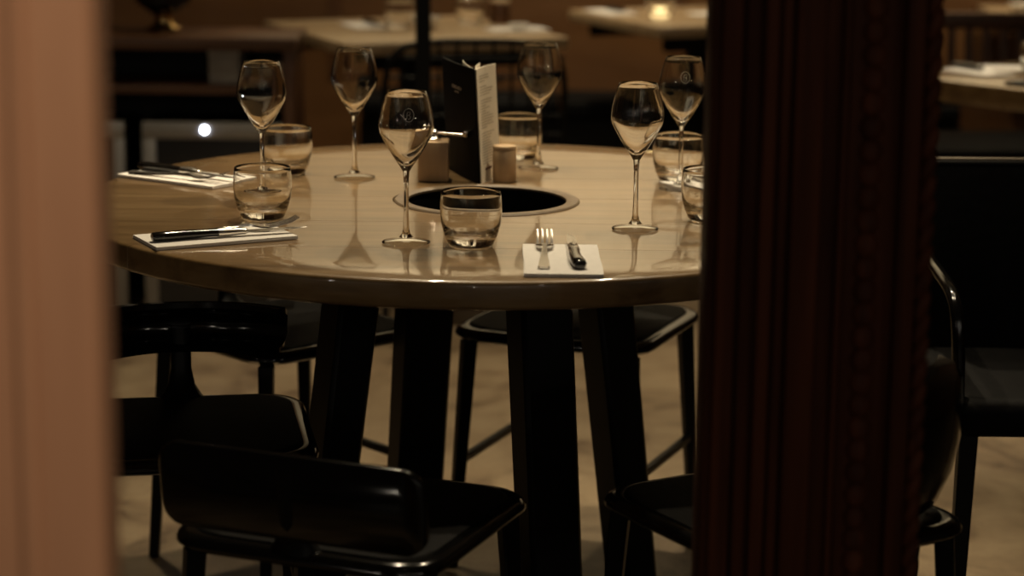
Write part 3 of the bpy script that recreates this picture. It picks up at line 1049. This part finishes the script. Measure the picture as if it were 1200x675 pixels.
t = thing('candle_glass', 'tea light burning low in a clear glass on the rear right table', 'candle', (0.445, 6.96, 0.7508))
link('glass', tum_me, GLASS, t)
link('tea_light', lathe_mesh('tea_light', [(0, 0.0125), (0.018, 0.0125), (0.018, 0.026), (0, 0.027)], 24), FLAME, t)
small_napkin(0.300, 7.10, R(-62), 'white napkin at the left corner of the rear right table')
small_cutlery(0.290, 7.15, R(-62), 'steel knife on the left napkin of the rear right table')
small_napkin(0.63, 7.08, R(20), 'white napkin at the right side of the rear right table')

small_napkin(1.130, 5.520, R(-60), 'white napkin at the back corner of the right table')
small_cutlery(1.092, 5.600, R(-60), 'steel knife on the napkin of the right table')
small_napkin(1.215, 5.610, R(-10), 'white napkin nearer the slatted chair on the right table')
tumbler_at(1.275, 5.500, 'clear tumbler at the right picture edge on the right table')
t = thing('slate_tray', 'flat dark slate tray on the right table at the picture edge', 'tray', (1.270, 5.305, 0.7508), R(40))
box('slab', (-0.11, -0.06, 0), (0.11, 0.06, 0.008), SLATEM, t, 0.001)
for sx in (-1, 1):
    box('foot', (sx * 0.09 - 0.008, -0.008, 0.0081), (sx * 0.09 + 0.008, 0.008, 0.013), STEEL, t, 0.001)
round_bowl(1.62, 7.24, 'white china bowl on the far right rear table', 0.05, 0.03)


# ------------------------------------------------------------------ wire and slatted chairs
def wire_chair(label, loc, rotz, w=0.225, top=0.79):
    """wire-grid chair facing +y, back at -y"""
    t = thing('wire_chair', label, 'chair', loc, rotz, 'wire chairs around the room')
    arc = [(-w, -0.20, 0.44), (-w * 1.0, -0.225, 0.60), (-w * 0.97, -0.245, top - 0.075), (-w * 0.82, -0.252, top - 0.018), (-w * 0.5, -0.256, top), (0, -0.258, top + 0.003),
           (w * 0.5, -0.256, top), (w * 0.82, -0.252, top - 0.018), (w * 0.97, -0.245, top - 0.075), (w, -0.225, 0.60), (w, -0.20, 0.44)]
    link('back_hoop', tube_mesh('back_hoop', [smooth_path(arc, 5)], 0.008, 8), BLACKM, t)
    for k in range(9):
        u = -0.8 + 1.6 * k / 8
        zt = top + 0.002 if abs(u) < 0.55 else top - 0.012 - 0.05 * max(0, abs(u) - 0.7)
        link('back_wire', tube_mesh('back_wire', [[(w * u, -0.205, 0.46), (w * u, -0.235, 0.62), (w * u, -0.254, zt)]], 0.004, 6), BLACKM, t)
    for k in range(6):
        z = 0.50 + 0.05 * k
        y = -0.205 - (z - 0.46) * 0.16
        link('cross_wire', tube_mesh('cross_wire', [[(-w * 0.98, y, z), (w * 0.98, y, z)]], 0.004, 6), BLACKM, t)
    box('seat', (-w, -0.20, 0.435), (w, 0.20, 0.458), LEATHER, t, 0.01)
    for sx in (-1, 1):
        for sy in (-1, 1):
            link('leg', tube_mesh('leg', [[(sx * (w - 0.03), sy * 0.16, 0.436), (sx * w, sy * 0.205, 0.008)]], 0.009, 8), BLACKM, t)
    return t


def slat_chair(label, loc, rotz, w=0.23, top=0.83):
    t = thing('slat_chair', label, 'chair', loc, rotz, 'slatted chairs at the right')
    for sx in (-1, 1):
        link('back_upright', bar_mesh('back_upright', (sx * (w - 0.015), -0.19, 0.001), (sx * (w - 0.015), -0.235, top), 0.03, 0.03, 0.026, 0.026), WALNUT, t)
        link('leg', bar_mesh('leg', (sx * (w - 0.02), 0.18, 0.434), (sx * (w - 0.015), 0.19, 0.001), 0.03, 0.03, 0.024, 0.024), WALNUT, t)
    box('top_rail', (-w + 0.001, -0.252, top - 0.045), (w - 0.001, -0.222, top + 0.004), WALNUT, t, 0.006)
    box('lower_rail', (-w + 0.02, -0.225, 0.53), (w - 0.02, -0.205, 0.56), WALNUT, t, 0.004)
    n = 9
    for k in range(n):
        x = (-w + 0.045) + (2 * w - 0.09) * k / (n - 1)
        link('back_slat', bar_mesh('back_slat', (x, -0.216, 0.558), (x, -0.237, top - 0.043), 0.022, 0.012, 0.022, 0.012), WALNUT, t)
    box('seat', (-w, -0.20, 0.435), (w, 0.20, 0.460), LEATHER, t, 0.008)  # seat coloured black to stand in for the shade under the table
    return t


wire_chair('black wire-grid chair behind the menu at the rear table', (-0.125, 5.99, 0), R(6), 0.232)
slat_chair('brown slatted chair across the right table, nearer the carved post', (1.40, 6.42, 0), R(184), 0.25, 0.80)
slat_chair('brown slatted chair at the right picture edge behind the right table', (1.93, 6.30, 0), R(176), 0.25, 0.80)
